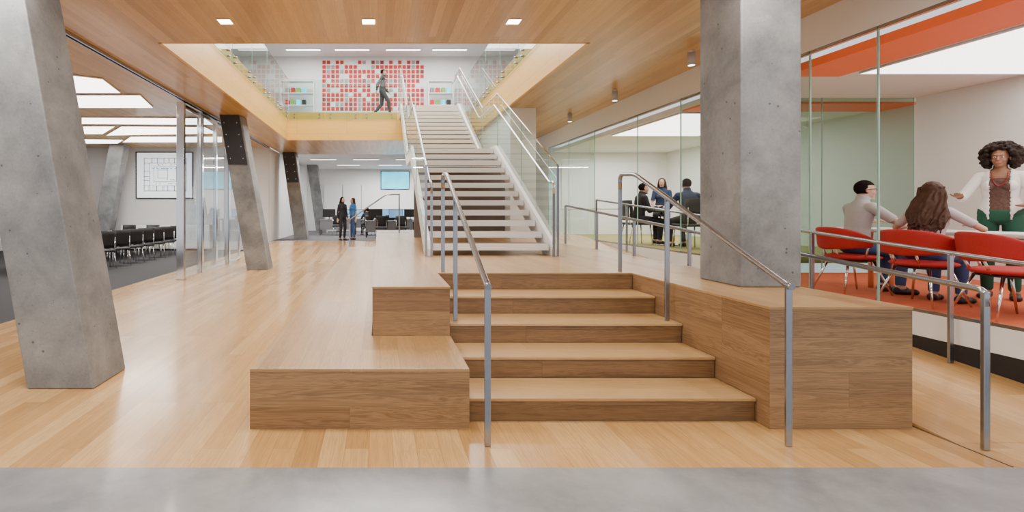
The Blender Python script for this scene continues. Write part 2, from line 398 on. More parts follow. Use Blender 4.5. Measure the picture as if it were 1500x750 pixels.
    if glasses:
        b=nb()
        for s in (1,-1):
            tube(b,[hpnt(.031*s+.023*math.cos(q),.100,.002+.018*math.sin(q)) for q in (2*math.pi*i/14 for i in range(15))],.004,6)
            tube(b,[hpnt(.054*s,.098,.006),hpnt(.084*s,.04,.006),hpnt(.088*s,-.01,.0)],.004,6)
        tube(b,[hpnt(-.009,.103,.005),hpnt(.009,.103,.005)],.003,6)
        mk('eyeglasses',b,M['black'],root,local=True)
    return root,hpnt,P,k
M['eyew']=mat('eye white',(.8,.8,.78),.3); M['eyed']=mat('dark iris',(.03,.02,.015),.2); M['lip']=mat('lips',(.45,.14,.12),.4)
sk1=mat('light skin',(.60,.35,.24),.5,amt=.05); sk2=mat('brown skin',(.29,.135,.072),.5,amt=.05); 
hb=mat('dark brown hair',(.065,.027,.014),.6,scale=60,amt=.5,bump=.4,spec=.3); hd=mat('darkest brown hair',(.025,.015,.011),.8,scale=60,amt=.5,bump=.5,spec=.2); hk=mat('black hair',(.012,.008,.007),.95,scale=60,amt=.5,bump=.6,spec=.1)
cw=mat('white knit',(.78,.76,.72),.8,scale=90,amt=.08,bump=.2); cgrey=mat('pale grey shirt',(.45,.445,.44),.8,scale=40); cblk=mat('black cloth',(.02,.02,.025),.8,scale=40); cnavy=mat('navy cloth',(.03,.05,.12),.8,scale=40)
cchar=mat('charcoal cloth',(.07,.07,.075),.8,scale=40)
cgreen=mat('dark green trousers',(.008,.075,.04),.8); cbrown=mat('patterned brown top',(.10,.05,.035),.8,scale=45,amt=.95); cjean=mat('blue jeans',(.05,.1,.25),.85,scale=60); cred=mat('red cloth',(.5,.03,.03),.8); cblue=mat('blue shirt',(.05,.2,.5),.8); cshoe=mat('dark shoe',(.02,.015,.012),.4); clav=mat('pale striped top',(.55,.49,.50),.8)
def is_(L,*p):
    m=np.zeros(len(L),bool)
    for q in p: m|=np.char.startswith(L,q)
    return m
shirt_s=lambda L,t,p:(is_(L,'torso')&(t>.16))|(is_(L,'uarm')&(t<.75))|(is_(L,'neck')&(t<.15))
shirt_l=lambda L,t,p:(is_(L,'torso')&(t>.16))|is_(L,'uarm')|(is_(L,'farm')&(t<.9))|(is_(L,'neck')&(t<.15))
trous=lambda L,t,p:(is_(L,'torso')&(t<.22))|is_(L,'thigh')|(is_(L,'shin')&(t<.95))
cardi=lambda L,t,p:((is_(L,'torso')&(t>.02)&~((p[:,1]>.02)&(np.abs(p[:,0])<.07)))|(is_(L,'uarm'))|(is_(L,'farm')&(t<.85)))
shR=lambda L,t,p:is_(L,'footR'); shL=lambda L,t,p:is_(L,'footL')
def outfit(top,tm,bottom,sl=True,nm='shirt'):
    return [('trousers',bottom,.010,trous),(nm,tm,.011,shirt_l if sl else shirt_s),('shoe',cshoe,.008,shR),('shoe',cshoe,.008,shL)]
FR=.5   # meeting room floor
# standing presenter
r,hpn,P_,k_=human('woman standing in white cardigan and green trousers gesturing behind the meeting table',(7.02,5.78,FR+.004),(-.82,-.57),H=1.70,sex='f',pelvis=(0,0,.93),
   hands=((.27,.34,1.15),(-.20,.27,1.06)),epole=((.6,-.6,-1),(-.7,-.6,-.8)),skin=sk2,hair='afro',hcol=hd,palm=(0,.2,1),curl=.2,hy=-.1,vox=.007,
   clothes=[('trousers',cgreen,.012,trous),('top',cbrown,.008,lambda L,t,p:(is_(L,'torso')&(t>.18)&(t<.9))),('cardigan',cw,.017,cardi),('shoe',cshoe,.008,shR),('shoe',cshoe,.008,shL)])
b=nb()
for i in range(26):
    a=math.pi*(i/25); c=P_+V((math.cos(a)*.06,.085+.045*math.sin(a),.49-.15*math.sin(a)))*k_
    ell(b,c,(.0085,)*3,sub=1)
mk('necklace',b,M['beads'],r,local=True,smooth=True)
SIT=dict(pelvis=(0,0,.55),feet=((.11,.40,.08),(-.11,.40,.08)))
human('man in glasses and pale grey shirt seated in red chair, side on to the glass',(5.80,6.25,FR+.004),(1,-.12),H=1.76,sex='m',lean=.16,hands=((.15,.44,.83),(-.2,.42,.83)),epole=((1,-.3,-.6),(-1,-.3,-.6)),skin=sk1,hair='short',hcol=hk,vox=.008,hy=-.3,glasses=True,
   clothes=outfit(0,cgrey,cjean,False),**SIT)
human('woman with long brown hair and pale top seated at the white table',(5.82,5.45,FR+.004),(1,.35),H=1.68,sex='f',lean=.2,hands=((.22,.38,.85),(-.2,.40,.85)),epole=((1,-.3,-.6),(-1,-.3,-.6)),skin=sk1,hair='verylong',hcol=hb,vox=.008,hy=.1,hp=.1,
   clothes=outfit(0,clav,cjean,False),**SIT)
F2=.75
human('person in black jacket over red shirt seated at left side of dark round table',(5.72,11.3,F2+.004),(1,-.1),H=1.74,lean=.15,hands=((.1,.36,.80),(-.15,.36,.80)),skin=sk1,hair='short',hcol=hk,vox=.011,
   clothes=[('trousers',cblk,.010,trous),('jacket',cblk,.016,shirt_l),('collar',cred,.014,lambda L,t,p:is_(L,'neck')&(t<.6)),('shoe',cshoe,.008,shR),('shoe',cshoe,.008,shL)],**SIT)
human('woman in dark dress with long hair perched on stool behind round table',(6.58,11.9,F2+.004),(-.5,-.8),H=1.68,sex='f',pelvis=(0,0,.74),feet=((.1,.33,.24),(-.1,.33,.24)),lean=.08,hands=((.12,.34,.86),(-.12,.34,.86)),skin=sk1,hair='long',hcol=hb,vox=.011,
   clothes=outfit(0,cnavy,cblk,False,'blouse'))
human('person in dark blue jacket seated with back turned at round table',(6.12,10.1,F2+.004),(.05,1),H=1.78,lean=.12,hands=((.2,.42,.80),(-.2,.4,.80)),skin=sk1,hair='short',hcol=hk,vox=.011,clothes=outfit(0,cnavy,cblk,True,'jacket'),**SIT)
FD=.3
human('woman in black with long dark hair standing in far office walkway',(-1.46,20.4,FD+.004),(.6,-.8),H=1.72,sex='f',skin=sk1,hair='long',hcol=hk,vox=.013,clothes=outfit(0,cblk,cblk,True,'sweater'))
human('person in blue shirt standing beside the woman in black in far walkway',(-1.05,20.8,FD+.004),(-.8,-.6),H=1.7,sex='f',hands=((.2,.2,.95),(-.24,.03,.8)),skin=sk1,hair='long',hcol=hb,vox=.013,clothes=outfit(0,cblue,cjean,False,'shirt'))
human('person in black seated at far desk near end of low bench',(-.55,24.3,FD+.004),(-.3,.9),H=1.7,hands=((.15,.45,.8),(-.15,.45,.8)),skin=sk1,hair='short',hcol=hk,vox=.015,clothes=outfit(0,cblk,cblk,True,'sweater'),**SIT)
human('person in dark clothes walking upstairs past the red tile wall',(.12,18.3,4.854),(1,-.1),H=1.72,lean=.04,feet=((.09,.28,.1),(-.09,-.3,.13)),pelvis=(0,0,.89),hands=((.22,-.18,.85),(-.22,.22,.88)),skin=sk1,hair='short',hcol=hk,vox=.012,clothes=outfit(0,cchar,cchar,True,'sweater'))
# ---------------- setting ----------------
ZC=3.9; ZU=4.85; H0=.836; RH_=H0/5
struct('floor',B(-5,5.3,2.985,30,-.12,0),M['floor'])
struct('floor_entry',B(-14,9,-4,2.985,-.12,0),M['concfloor'])
struct('floor_carpet',B(-14,-5,2.985,30,-.12,.0),M['carpet'])
bm=nb(); yz(bm,[(3.3,.001),(13.3,H0-.002),(17,H0-.002),(17,.001)],3.715,5.29); struct('floor_ramp',bm,M['floor'])
bm=nb(); box(bm,3.697,3.708,2.99,3.6,.0005,.003); struct('trim_9',bm,M['seam'])
bm=nb(); yz(bm,[(15.21,.001),(20,FD),(20,.001)],-4.19,-.07); struct('floor_slope',bm,M['floor'])
bm=nb(); box(bm,-4.19,5.29,20.001,30,.001,FD); box(bm,-.06,5.29,17.01,20.001,.001,FD); struct('floor_office',bm,M['greycarpet'])
# steps
st=thing('wooden_steps','wide oak entry steps between two steel handrails','steps',(1.65,3.64,0))
Y0=3.64; TD=.44; XL,XR=.625,2.672
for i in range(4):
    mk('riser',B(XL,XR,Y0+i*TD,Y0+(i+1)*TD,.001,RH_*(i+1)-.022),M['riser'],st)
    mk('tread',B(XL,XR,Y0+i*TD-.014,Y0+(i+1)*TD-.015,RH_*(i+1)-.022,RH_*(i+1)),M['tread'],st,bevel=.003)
mk('riser',B(XL,XR,5.40,5.42,.66,H0-.022),M['riser'],st)
def block(name,label,cat,parts):
    t=thing(name,label,cat,(parts[0][0],parts[0][2],0))
    a=nb(); b=nb()
    for x0,x1,y0,y1,z in parts:
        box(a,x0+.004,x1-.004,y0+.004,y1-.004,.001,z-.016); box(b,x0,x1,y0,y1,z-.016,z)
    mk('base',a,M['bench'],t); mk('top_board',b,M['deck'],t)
block('wooden_platform','long raised oak platform carrying the main white staircase','platform',[(-.06,3.69,5.421,17,H0)])
block('side_block','large oak block right of the steps under the concrete column','block',[(2.675,3.66,3.505,5.42,H0)])
block('wooden_bench','tall oak bench block at platform height left of steps','bench',[(-.06,.62,4.44,5.42,H0)])
LB=.411
bm1=thing('wooden_bench','low oak bench, L shaped, in front of the taller block','bench',(-.883,3.505,0))
a=nb(); pts=[(-.883,3.505),(.62,3.505),(.62,4.436),(-.064,4.436),(-.064,15.2),(-.883,15.2)]
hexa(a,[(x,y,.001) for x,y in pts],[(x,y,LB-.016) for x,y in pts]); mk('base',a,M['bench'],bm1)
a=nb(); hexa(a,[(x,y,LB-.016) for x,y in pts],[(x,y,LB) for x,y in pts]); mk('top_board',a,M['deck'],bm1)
# ceilings
XA,XB,YA,YB=-3.12,2.98,7.38,17.5; e5=.051
bm=nb(); box(bm,-4.15,5.33,-1,YA-e5,ZC,ZC+.1); box(bm,-4.15,XA-e5,YA-e5,YB+e5,ZC,ZC+.1); box(bm,XB+e5,5.33,YA-e5,YB+e5,ZC,ZC+.1); box(bm,-4.15,5.33,YB+e5,22,ZC,ZC+.1)
struct('ceiling',bm,M['ceil'])
struct('ceiling_conference',B(-14,-4.25,-1,19.6,ZC,ZC+.1),M['ceil'])
struct('ceiling_office',B(-4.3,5.33,22,30,ZC,ZC+.1),M['white'])
struct('trim_1',B(XA-.05,XA,YA,YB,ZC-.002,ZU),M['fascia']); struct('trim_2',B(XB,XB+.05,YA,YB,ZC-.002,ZU),M['fascia']); struct('trim_3',B(XA,XB,YB,YB+.05,ZC-.002,ZU),M['fascia']); struct('trim_4',B(XA,XB,YA-.05,YA,ZC-.002,ZU),M['fascia'])
bm=nb(); box(bm,-4.24,-4.22,3,19.5,ZC-.05,ZC+.05); box(bm,-4.18,-4.152,3,19.5,ZC-.05,ZC+.05); struct('trim_5',bm,M['steel'])
bm=nb(); box(bm,-8,XA-.05,YA-.05,22,ZU-.1,ZU); box(bm,XB+.05,8,YA-.05,22,ZU-.1,ZU); box(bm,XA-.05,XB+.05,YB+.05,22,ZU-.1,ZU); struct('floor_upper',bm,M['greycarpet'])
struct('wall_upper_back',B(-8,8,22,22.1,ZU,8.2),M['white']); struct('wall_upper_left',B(-8.1,-8,7,22.1,ZU,8.2),M['white']); struct('wall_upper_right',B(8,8.1,7,22.1,ZU,8.2),M['white']); struct('wall_upper_front',B(-8,8,7,7.1,ZU,8.2),M['white']); struct('ceiling_upper',B(-8.1,8.1,7,22.1,8.1,8.2),M['white'])
# walls
struct('wall_back',B(-4.2,5.3,30,30.1,0,ZC),M['white'])
struct('wall_conference',B(-14,-4.2,19.5,19.6,0,ZC),M['greywall'])
struct('wall_left',B(-14.1,-14,-1,19.6,0,ZC),M['white'])
struct('wall_corridor',B(-4.32,-4.2,19.6,30,0,ZC),M['white'])
struct('wall_core',B(3.08,3.68,12,16.9,H0+.001,ZC-.001),M['white'])
struct('added_shade_backing',B(.86,3.07,12.5,12.6,H0+.001,2.56),M['gapshade'])  # backing added only to darken the gaps between the treads
GX=5.3; GT=3.46
struct('wall_bulkhead',B(GX,GX+.15,3,16,GT,ZC),M['white'])
struct('wall_right_far',B(GX,GX+.1,16,30,0,ZC),M['white'])
struct('floor_meeting',B(GX+.02,8.6,2,8.2,FR-.1,FR),M['orangecarpet'])
struct('floor_meeting_far',B(GX+.02,9,8.22,16,F2-.1,F2),M['yellowcarpet'])
struct('trim_6',B(GX-.005,GX+.02,2,8.2,.27,FR),M['whitem']); struct('trim_7',B(GX-.005,GX+.02,2,8.2,.0,.27),M['black'])
struct('trim_8',B(GX-.005,GX+.02,8.21,16,0,F2),M['whitem'])
struct('wall_right',B(8.6,8.7,2,8.2,FR,3.3),M['white']); struct('wall_meeting_side',B(9,9.1,8.2,16,F2,3.3),M['white']); struct('wall_meeting_back',B(GX+.1,9,16,16.1,F2,3.46),M['white'])
bm=nb(); box(bm,6.2,8.6,2,8.2,3.3,3.4); struct('ceiling_meeting',bm,M['white'])
struct('ceiling_meeting_band',B(GX+.15,6.2,2,6.9,3.299,3.4),M['orange']); struct('ceiling_meeting_edge',B(GX+.15,6.2,6.9,8.2,3.3,3.4),M['white'])
struct('ceiling_meeting_far',B(GX+.15,9,8.22,16,3.3,3.4),M['white']); struct('trim_10',B(GX+.15,9,8.5,9.2,3.27,3.299),M['orange'])
def fixture(name,label,pts,z,m,group=None,d=.03,cat='ceiling light'):
    cx=sum(p[0] for p in pts)/len(pts); cy=sum(p[1] for p in pts)/len(pts)
    t=thing(name,label,cat,(cx,cy,z),0,group)
    a=nb(); hexa(a,[(x,y,z-d) for x,y in pts],[(x,y,z-.001) for x,y in pts]); mk('diffuser',a,m,t)
    a=nb(); 
    for i in range(len(pts)):
        p=V((*pts[i],z-d*.5)); q=V((*pts[(i+1)%len(pts)],z-d*.5)); tube(a,[p,q],d*.5,4)
    mk('frame',a,M['whitem'],t); return t
fixture('luminous_panel','big white luminous ceiling panel above the meeting table',[(6.25,4.6),(8.45,4.2),(8.45,6.65),(6.25,6.65)],3.3,M['lum2'])
fixture('luminous_panel','bright luminous ceiling panel above the small round table',[(5.55,9.4),(7.6,9.4),(7.6,12.2),(5.55,12.2)],3.3,M['lum2'])
def cp(px,py,z=ZC): s=(308-py)/(z-1.5); return ((px-555)/s,750/s)
names=['nearest left ceiling light, a small wedge beside big leaning column','wide slanted ceiling light behind the wedge light by leaning column','long thin ceiling light across the middle of conference ceiling','short angular ceiling light left of centre in conference ceiling','long angular ceiling light right of centre in conference ceiling','small far ceiling light left above the projection screen','long far ceiling light directly above the projection screen']
PL=[[(100,108),(150,114),(176,134),(105,134)],[(105,138),(205,138),(224,156),(105,156)],[(120,171),(300,172),(312,181),(120,180)],[(122,184),(168,184),(150,195),(124,195)],[(178,184),(300,185),(318,194),(156,197)],[(124,203),(180,204),(172,209),(126,209)],[(192,199),(325,199),(325,207),(180,207)]]
for n_,p in zip(names,PL): fixture('luminous_panel',n_,[cp(*q) for q in p][::-1],ZC,M['lum'],'luminous conference ceiling panels')
for i,x in enumerate((-1.95,-.13,1.71)):
    fixture('downlight',['leftmost','middle','rightmost'][i]+' square downlight in wood ceiling before the opening',[(x-.08,6.42),(x+.08,6.42),(x+.08,6.58),(x-.08,6.58)],ZC,M['down'],'square downlights in the oak ceiling',.01)
for i,x in enumerate((-3.1,-1.1,1.0,2.9)):
    fixture('linear_light',['leftmost','second','third','rightmost'][i]+' linear light on the upstairs ceiling above red tiles',[(x-.7,20.9),(x+.7,20.9),(x+.7,21.1),(x-.7,21.1)],8.1,M['lum'],'upstairs linear lights')
for i,y in enumerate((7.7,10.2,12.6)):
    t=thing('spotlight',['nearest','middle','farthest'][i]+' small grey cylinder spotlight on wood ceiling beside the bulkhead','spotlight',(4.7,y,ZC),0,'cylinder spotlights')
    mk('housing',T([(4.7,y,ZC-.22),(4.7,y,ZC-.03)],.055,16),M['housing'],t); mk('mount',T([(4.7,y,ZC-.03),(4.7,y,ZC-.001)],.035,12),M['white'],t)
    mk('lens',T([(4.7,y,ZC-.223),(4.7,y,ZC-.22)],.045,12),M['lum'],t)
# columns
def column(label,x0,x1,y0,y1,z0,lean,ztop=ZC,plate=False,group='slanted concrete columns'):
    t=thing('concrete_column',label,'column',((x0+x1)/2,(y0+y1)/2,z0),0,group)
    a=nb(); dz=(ztop-z0)*lean
    hexa(a,[(x0,y0,z0+.001),(x1,y0,z0+.001),(x1,y1,z0+.001),(x0,y1,z0+.001)],[(x0+dz,y0,ztop-.002),(x1+dz,y0,ztop-.002),(x1+dz,y1,ztop-.002),(x0+dz,y1,ztop-.002)])
    mk('shaft',a,M['conc'],t,bevel=.012)
    if plate:
        zl=ztop-1.25; a=nb(); dl=(zl-z0)*lean
        xa,xb=x0+.02,x1-.05
        hexa(a,[(xa+dl,y0-.03,zl),(xb+dl,y0-.03,zl),(xb+dl,y0-.001,zl),(xa+dl,y0-.001,zl)],[(xa+dz,y0-.03,ztop-.004),(xb+dz,y0-.03,ztop-.004),(xb+dz,y0-.001,ztop-.004),(xa+dz,y0-.001,ztop-.004)])
        p=mk('steel_plate',a,M['darksteel'],t)
        for i in range(4):
            z=zl+.15+i*.3; dx=(z-z0)*lean
            for xx in (x0+.10,x1-.13): mk('bolt',T([(xx+dx,y0-.045,z),(xx+dx,y0-.03,z)],.018,8),M['steel'],p)
column('huge leaning concrete column at far left foreground',-2.95,-2.39,4.29,4.84,0,-.178)
column('leaning concrete column with dark bolted steel plate beside glass doors',-3.33,-2.78,12.9,13.45,0,-.178,plate=True)
column('third leaning concrete column with dark plate, before the corridor wall',-3.5,-2.95,21.2,21.75,FD,-.14,plate=True)
column('farthest thin leaning concrete column beside far office',-3.3,-2.75,27,27.55,FD,-.14)
column('concrete column leaning right beside the conference screen',-10.45,-9.9,18.5,18.95,0,.18)
column('upright square concrete column standing on the oak block',3.12,3.64,4.41,4.98,H0,0,group='upright concrete column')
# glass doors left
G=[M['glass'],M['edge']]
def gpanel(name,label,a,cat='glass panel',group=None,mats=G,frame=None):
    t=thing(name,label,cat,(a[0],a[2],a[4]),0,group)
    b=nb(); gbox(b,*a); mk('pane',b,mats,t)
    if frame:
        x0,x1,y0,y1,z0,z1=a; b=nb(); f=frame
        box(b,x0-.018,x1+.018,y0,y0+f,z0,z1); box(b,x0-.018,x1+.018,y1-f,y1,z0,z1); box(b,x0-.018,x1+.018,y0+f,y1-f,z0,z0+.1); box(b,x0-.018,x1+.018,y0+f,y1-f,z1-.1,z1)
        mk('frame',b,M['chrome'],t)
    return t
ys=[11.15,12.25,13.35,14.45,15.55]
for i in range(4):
    o=(i%2)*.06
    gpanel('glass_door',['nearest','second','third','farthest'][i]+' tall steel framed sliding glass door beside conference area',(-4.31+o,-4.298+o,ys[i],ys[i+1]+.04,.002,ZC-.055),'glass door','sliding glass doors',mats=[M['glassd'],M['edge']],frame=.1)
t=thing('door_post','wide bright steel post at the near end of the sliding glass doors','post',(-4.28,11.1,0))
mk('post',B(-4.36,-4.20,11.02,11.13,.001,ZC-.06),M['chrome'],t,bevel=.004); mk('foot_plate',B(-4.38,-4.18,11.0,11.14,.0,.012),M['steel'],t)
# projection screen
t=thing('projection_screen','wide projection screen showing a floor plan on conference wall','screen',(-8.2,19.47,1.9))
mk('sheet',B(-9.2,-7.1,19.46,19.49,1.98,3.68),M['screen'],t)
b=nb()
for z in (1.94,3.68): box(b,-9.24,-7.06,19.44,19.495,z,z+.04)
box(b,-9.24,-9.2,19.44,19.495,1.98,3.68); box(b,-7.1,-7.06,19.44,19.495,1.98,3.68); mk('frame',b,M['black'],t)
b=nb(); random.seed(3)
def seg2(x0,z0,x1,z1,w=.009): box(b,min(x0,x1)-w,max(x0,x1)+w,19.452,19.459,min(z0,z1)-w,max(z0,z1)+w)
def rct(x0,z0,x1,z1): seg2(x0,z0,x1,z0); seg2(x0,z1,x1,z1); seg2(x0,z0,x0,z1); seg2(x1,z0,x1,z1)
cx,cz=-8.12,2.85
rct(cx-.8,cz-.62,cx+.8,cz+.62); rct(cx-.42,cz-.25,cx+.42,cz+.3); rct(cx-.28,cz-.13,cx+.1,cz+.18)
for u,v_ in ((-.8,.18),(-.62,.3),(-.32,.22),(-.05,.15),(.1,.25),(.35,.2),(.55,.25)): rct(cx+u,cz-.62,cx+u+v_,cz-.42)
for u,v_ in ((-.8,.3),(-.5,.2),(-.3,.25),(-.05,.2),(.15,.2),(.35,.45)): rct(cx+u,cz+.44,cx+u+v_,cz+.62)
for u,v_ in ((-.42,.2),(-.22,.15),(-.07,.2),(.13,.31)): rct(cx-.8,cz+u,cx-.6,cz+u+v_)
for u,v_ in ((-.42,.15),(-.27,.25),(-.02,.2),(.18,.26)): rct(cx+.6,cz+u,cx+.8,cz+u+v_)
for i in range(30):
    x=cx+random.uniform(-.52,.5); z=cz+random.choice([-.34,.37,-.19,.24]); seg2(x,z,x+.03,z,.014)
mk('plan_drawing',b,M['ink'],t)
# conference table & chairs
t=thing('conference_table','long white conference table ringed by black chairs','table',(-8.4,15.6,0))
mk('tabletop',B(-9.2,-7.62,12.4,17.9,.76,.80),M['whitem'],t,bevel=.01)
for x in (-9,-7.85):
    for y in (12.7,15.2,17.5): mk('leg',T([(x,y,.002),(x,y,.76)],.035),M['chrome'],t)
def meeting_chair(label):
    t=thing('meeting_chair',label,'chair')
    a=nb(); box(a,-.25,.25,-.21,.23,.43,.48); mk('seat',a,M['black'],t,local=True,bevel=.015)
    a=nb(); n=8
    vs=[]
    for j in range(5):
        z=.53+j*.11
        for i in range(n+1):
            u=-1+2*i/n; vs.append(a.verts.new((u*.25*(1-.05*j/4),-.25+.05*u*u-.03*j/4,z)))
    for j in range(4):
        for i in range(n): a.faces.new((vs[j*(n+1)+i],vs[j*(n+1)+i+1],vs[(j+1)*(n+1)+i+1],vs[(j+1)*(n+1)+i]))
    o=mk('backrest',a,M['black'],t,local=True,smooth=True); s=o.modifiers.new('s','SOLIDIFY'); s.thickness=.03
    for sx in (-1,1):
        mk('leg',T(rpath([(sx*.2,.2,.44),(sx*.23,.24,.003)],.02),.014,8),M['chrome'],t,local=True)
        mk('leg',T(rpath([(sx*.2,-.18,.44),(sx*.23,-.27,.003)],.02),.014,8),M['chrome'],t,local=True)
        mk('back_support',T(rpath([(sx*.19,-.1,.43),(sx*.2,-.24,.46),(sx*.2,-.25,.8)],.05),.012,8),M['chrome'],t,local=True)
    return t
GC='black chairs in the row along the conference table'
c0=meeting_chair('nearest black chair in the row along white conference table')
c0.matrix_basis=Matrix.Translation((-7.1,13.2,0))@Matrix.Rotation(math.pi/2-.8,4,'Z'); c0['group']=GC
on=['second','third','fourth','fifth','sixth','seventh']
for i in range(6): dup(c0,(-7.1,13.2+.76*(i+1),0),math.pi/2-.8+random.uniform(-.12,.12),on[i]+' nearest black chair in the row along white conference table',GC)
for i in range(2): dup(c0,(-9.0+.85*i,18.25,0),math.pi,['left','right'][i]+' black chair at the far end of conference table, facing us','black chairs at far end of conference table')
for i in range(4): dup(c0,(-9.6,15.4+.72*i,0),-math.pi/2,['nearest','second','third','farthest'][i]+' black chair across the conference table, by the leaning column','black chairs across the conference table')
t=thing('credenza','low white credenza under the projection screen','cabinet',(-8.1,19.3,0))
mk('body',B(-9.6,-6.3,19.05,19.45,.06,.95),M['whitem'],t); mk('plinth',B(-9.55,-6.35,19.08,19.45,.001,.06),M['black'],t)
for i in range(4): mk('door',B(-9.58+i*.82,-9.58+i*.82+.79,19.03,19.05,.09,.9),M['white'],t,bevel=.003)
# ---------------- handrails ----------------
def handrail(label,x,flip=False):
    t=thing('handrail',label,'handrail',(x,3.25,0),0,'handrails of the oak steps')
    yb,zb=3.25,1.02; yt,zt=5.2,1.865; ye=5.52
    mk('rail',T(rpath([(x,3.22,zb-.003),(x,yb,zb),(x,yt,zt),(x,ye,zt+.02),(x,ye,zt-.14)],.07),.021,12),M['steel'],t)
    mk('post',B(x-.02,x+.02,yb-.008,yb+.008,.001,zb),M['steel'],t,bevel=.003)
    ym=4.62; zm=zb+(zt-zb)*(ym-yb)/(yt-yb)
    mk('post',B(x-.02,x+.02,ym-.008,ym+.008,3*RH_+.001,zm),M['steel'],t,bevel=.003)
    mk('post',B(x-.02,x+.02,ye-.008,ye+.008,H0+.001,zt-.1),M['steel'],t,bevel=.003)
handrail('steel handrail on left side of oak steps',.69); handrail('steel handrail on right side of oak steps',2.60)
def ramp(y): return max(0,min(H0,(y-3.3)*.0836))
def ramprail(label,x,y0,y1,posts,mid=True,end=True):
    t=thing('handrail',label,'handrail',(x,y0,ramp(y0)),0,'ramp handrails')
    hh=1.0
    p=[(x,y0,ramp(y0)+hh-.1)] if end else []
    p+=[(x,y0,ramp(y0)+hh)]+[(x,y,ramp(y)+hh) for y in (max(y0+.4,3.9),y1)]
    mk('rail',T(rpath(p,.06),.02,10),M['steel'],t)
    for y in posts: mk('post',B(x-.02,x+.02,y-.012,y+.012,ramp(y)+.002,ramp(y)+hh-.01),M['steel'],t,bevel=.004)
ramprail('steel ramp handrail beside oak block, nearest at right',3.79,3.2,10.4,[3.2,4.75,6.25,7.6,8.9,10.4],False)
ramprail('steel ramp handrail close to the meeting room glass',5.18,3.5,12.2,[4.64,6.12,7.7,9.2,10.7,12.2],False,False)
t=thing('handrail','short steel handrail descending left from far end of platform','handrail',(-.9,15.6,LB))
mk('rail',T(rpath([(-.86,15.1,1.0),(-.86,15.1,1.22),(.2,15.1,1.95),(.62,15.1,1.97)],.06),.02,8),M['steel'],t)
mk('post',B(-.88,-.84,15.08,15.12,LB+.001,1.1),M['steel'],t); mk('post',B(.58,.62,15.08,15.12,H0+.001,1.96),M['steel'],t)
# ---------------- main stair ----------------
SX0,SX1=.72,2.54; h=(ZU-H0)/24; D=.33; A0=7.5; A1=A0+11*D; A2=A1+1.6; A3=A2+11*D; ZM=H0+12*h
st=thing('staircase','main open riser staircase with white stringers and glass balustrades','staircase',((SX0+SX1)/2,A0,H0))
def tread(y0,y1,z,front,th=.08,nm='tread'):
    c=nb(); xa,xb=SX0+.05,SX1-.05
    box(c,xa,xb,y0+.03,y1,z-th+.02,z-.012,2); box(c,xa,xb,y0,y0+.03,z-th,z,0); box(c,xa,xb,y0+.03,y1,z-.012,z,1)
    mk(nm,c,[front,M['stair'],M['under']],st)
for f,(ya,za) in enumerate(((A0,H0),(A2,ZM))):
    for i in range(11): tread(ya+i*D,ya+i*D+D+.02,za+(i+1)*h,M['nosing'] if f==0 else M['tan'],.09)
tread(A1,A2+.02,ZM,M['nosing'],.1,'landing'); tread(A3,YB-.002,ZU,M['tan'],.12,'landing')
for x in (SX0,SX1):
    c=nb(); u=.06; d=.24
    poly=[(A0-.12,H0+.002),(A0-.12,H0+.10),(A0,H0+h+u),(A1,ZM+u),(A2,ZM+u),(A3,ZU+u),(YB-.002,ZU+u),(YB-.002,ZU-d),(A3+.15,ZU-d),(A2+.1,ZM-d),(A1+.1,ZM-d),(A0+.35,H0+.002)]
    vs0=[c.verts.new((x-.03,*p)) for p in poly]; vs1=[c.verts.new((x+.03,*p)) for p in poly]
    c.faces.new(vs0); c.faces.new(vs1[::-1])
    for i in range(len(poly)): j=(i+1)%len(poly); c.faces.new((vs0[i],vs0[j],vs1[j],vs1[i]))
    bmesh.ops.triangulate(c,faces=[f for f in c.faces if len(f.verts)>4])
    mk('stringer',c,M['whitem'],st)
    gx=x+(-.04 if x<1 else .04)
    nose=[(A0-.1,H0+h),(A1,ZM+.05),(A2,ZM+.05),(A3,ZU+.05),(YB-.1,ZU+.05)]
    top=1.15
    for (ya,za),(yb,zb) in zip(nose,nose[1:]):
        n=2 if yb-ya>2 else 1
        for q in range(n):
            a_=q/n; b_=(q+1)/n
            y0,z0=ya+(yb-ya)*a_+.01,za+(zb-za)*a_; y1,z1=ya+(yb-ya)*b_-.01,za+(zb-za)*b_
            c=nb(); yz(c,[(y0,z0-.02),(y1,z1-.02),(y1,z1+top),(y0,z0+top)],gx-.006,gx+.006,True); mk('glass_panel',c,G if x<1 else [M['glassg'],M['edge']],st)
    ix=x+(.035 if x<1 else -.035)
    r=.9
    mk('handrail',T(rpath([(ix,A0-.17,H0+.9),(ix,A0-.17,H0+1.08),(ix,A0,H0+h+r),(ix,A1,ZM+r+.05),(ix,A2,ZM+r+.05),(ix,A3,ZU+r+.05),(ix,YB-.1,ZU+r+.05)],.08),.018,10),M['chrome' if x>1 else 'steel'],st)
    mk('post',B(ix-.018,ix+.018,A0-.178,A0-.162,H0+.001,H0+.95),M['steel'],st)
    if x>1: mk('top_rail',T([(gx,A0-.1,H0+h+top),(gx,A1,ZM+.05+top),(gx,A2,ZM+.05+top),(gx,A3,ZU+.05+top),(gx,YB-.1,ZU+.05+top)],.011,8),M['chrome'],st)
    mk('post',B(gx-.016,gx+.016,A0-.13,A0-.11,H0+.001,H0+h+top),M['steel'],st)
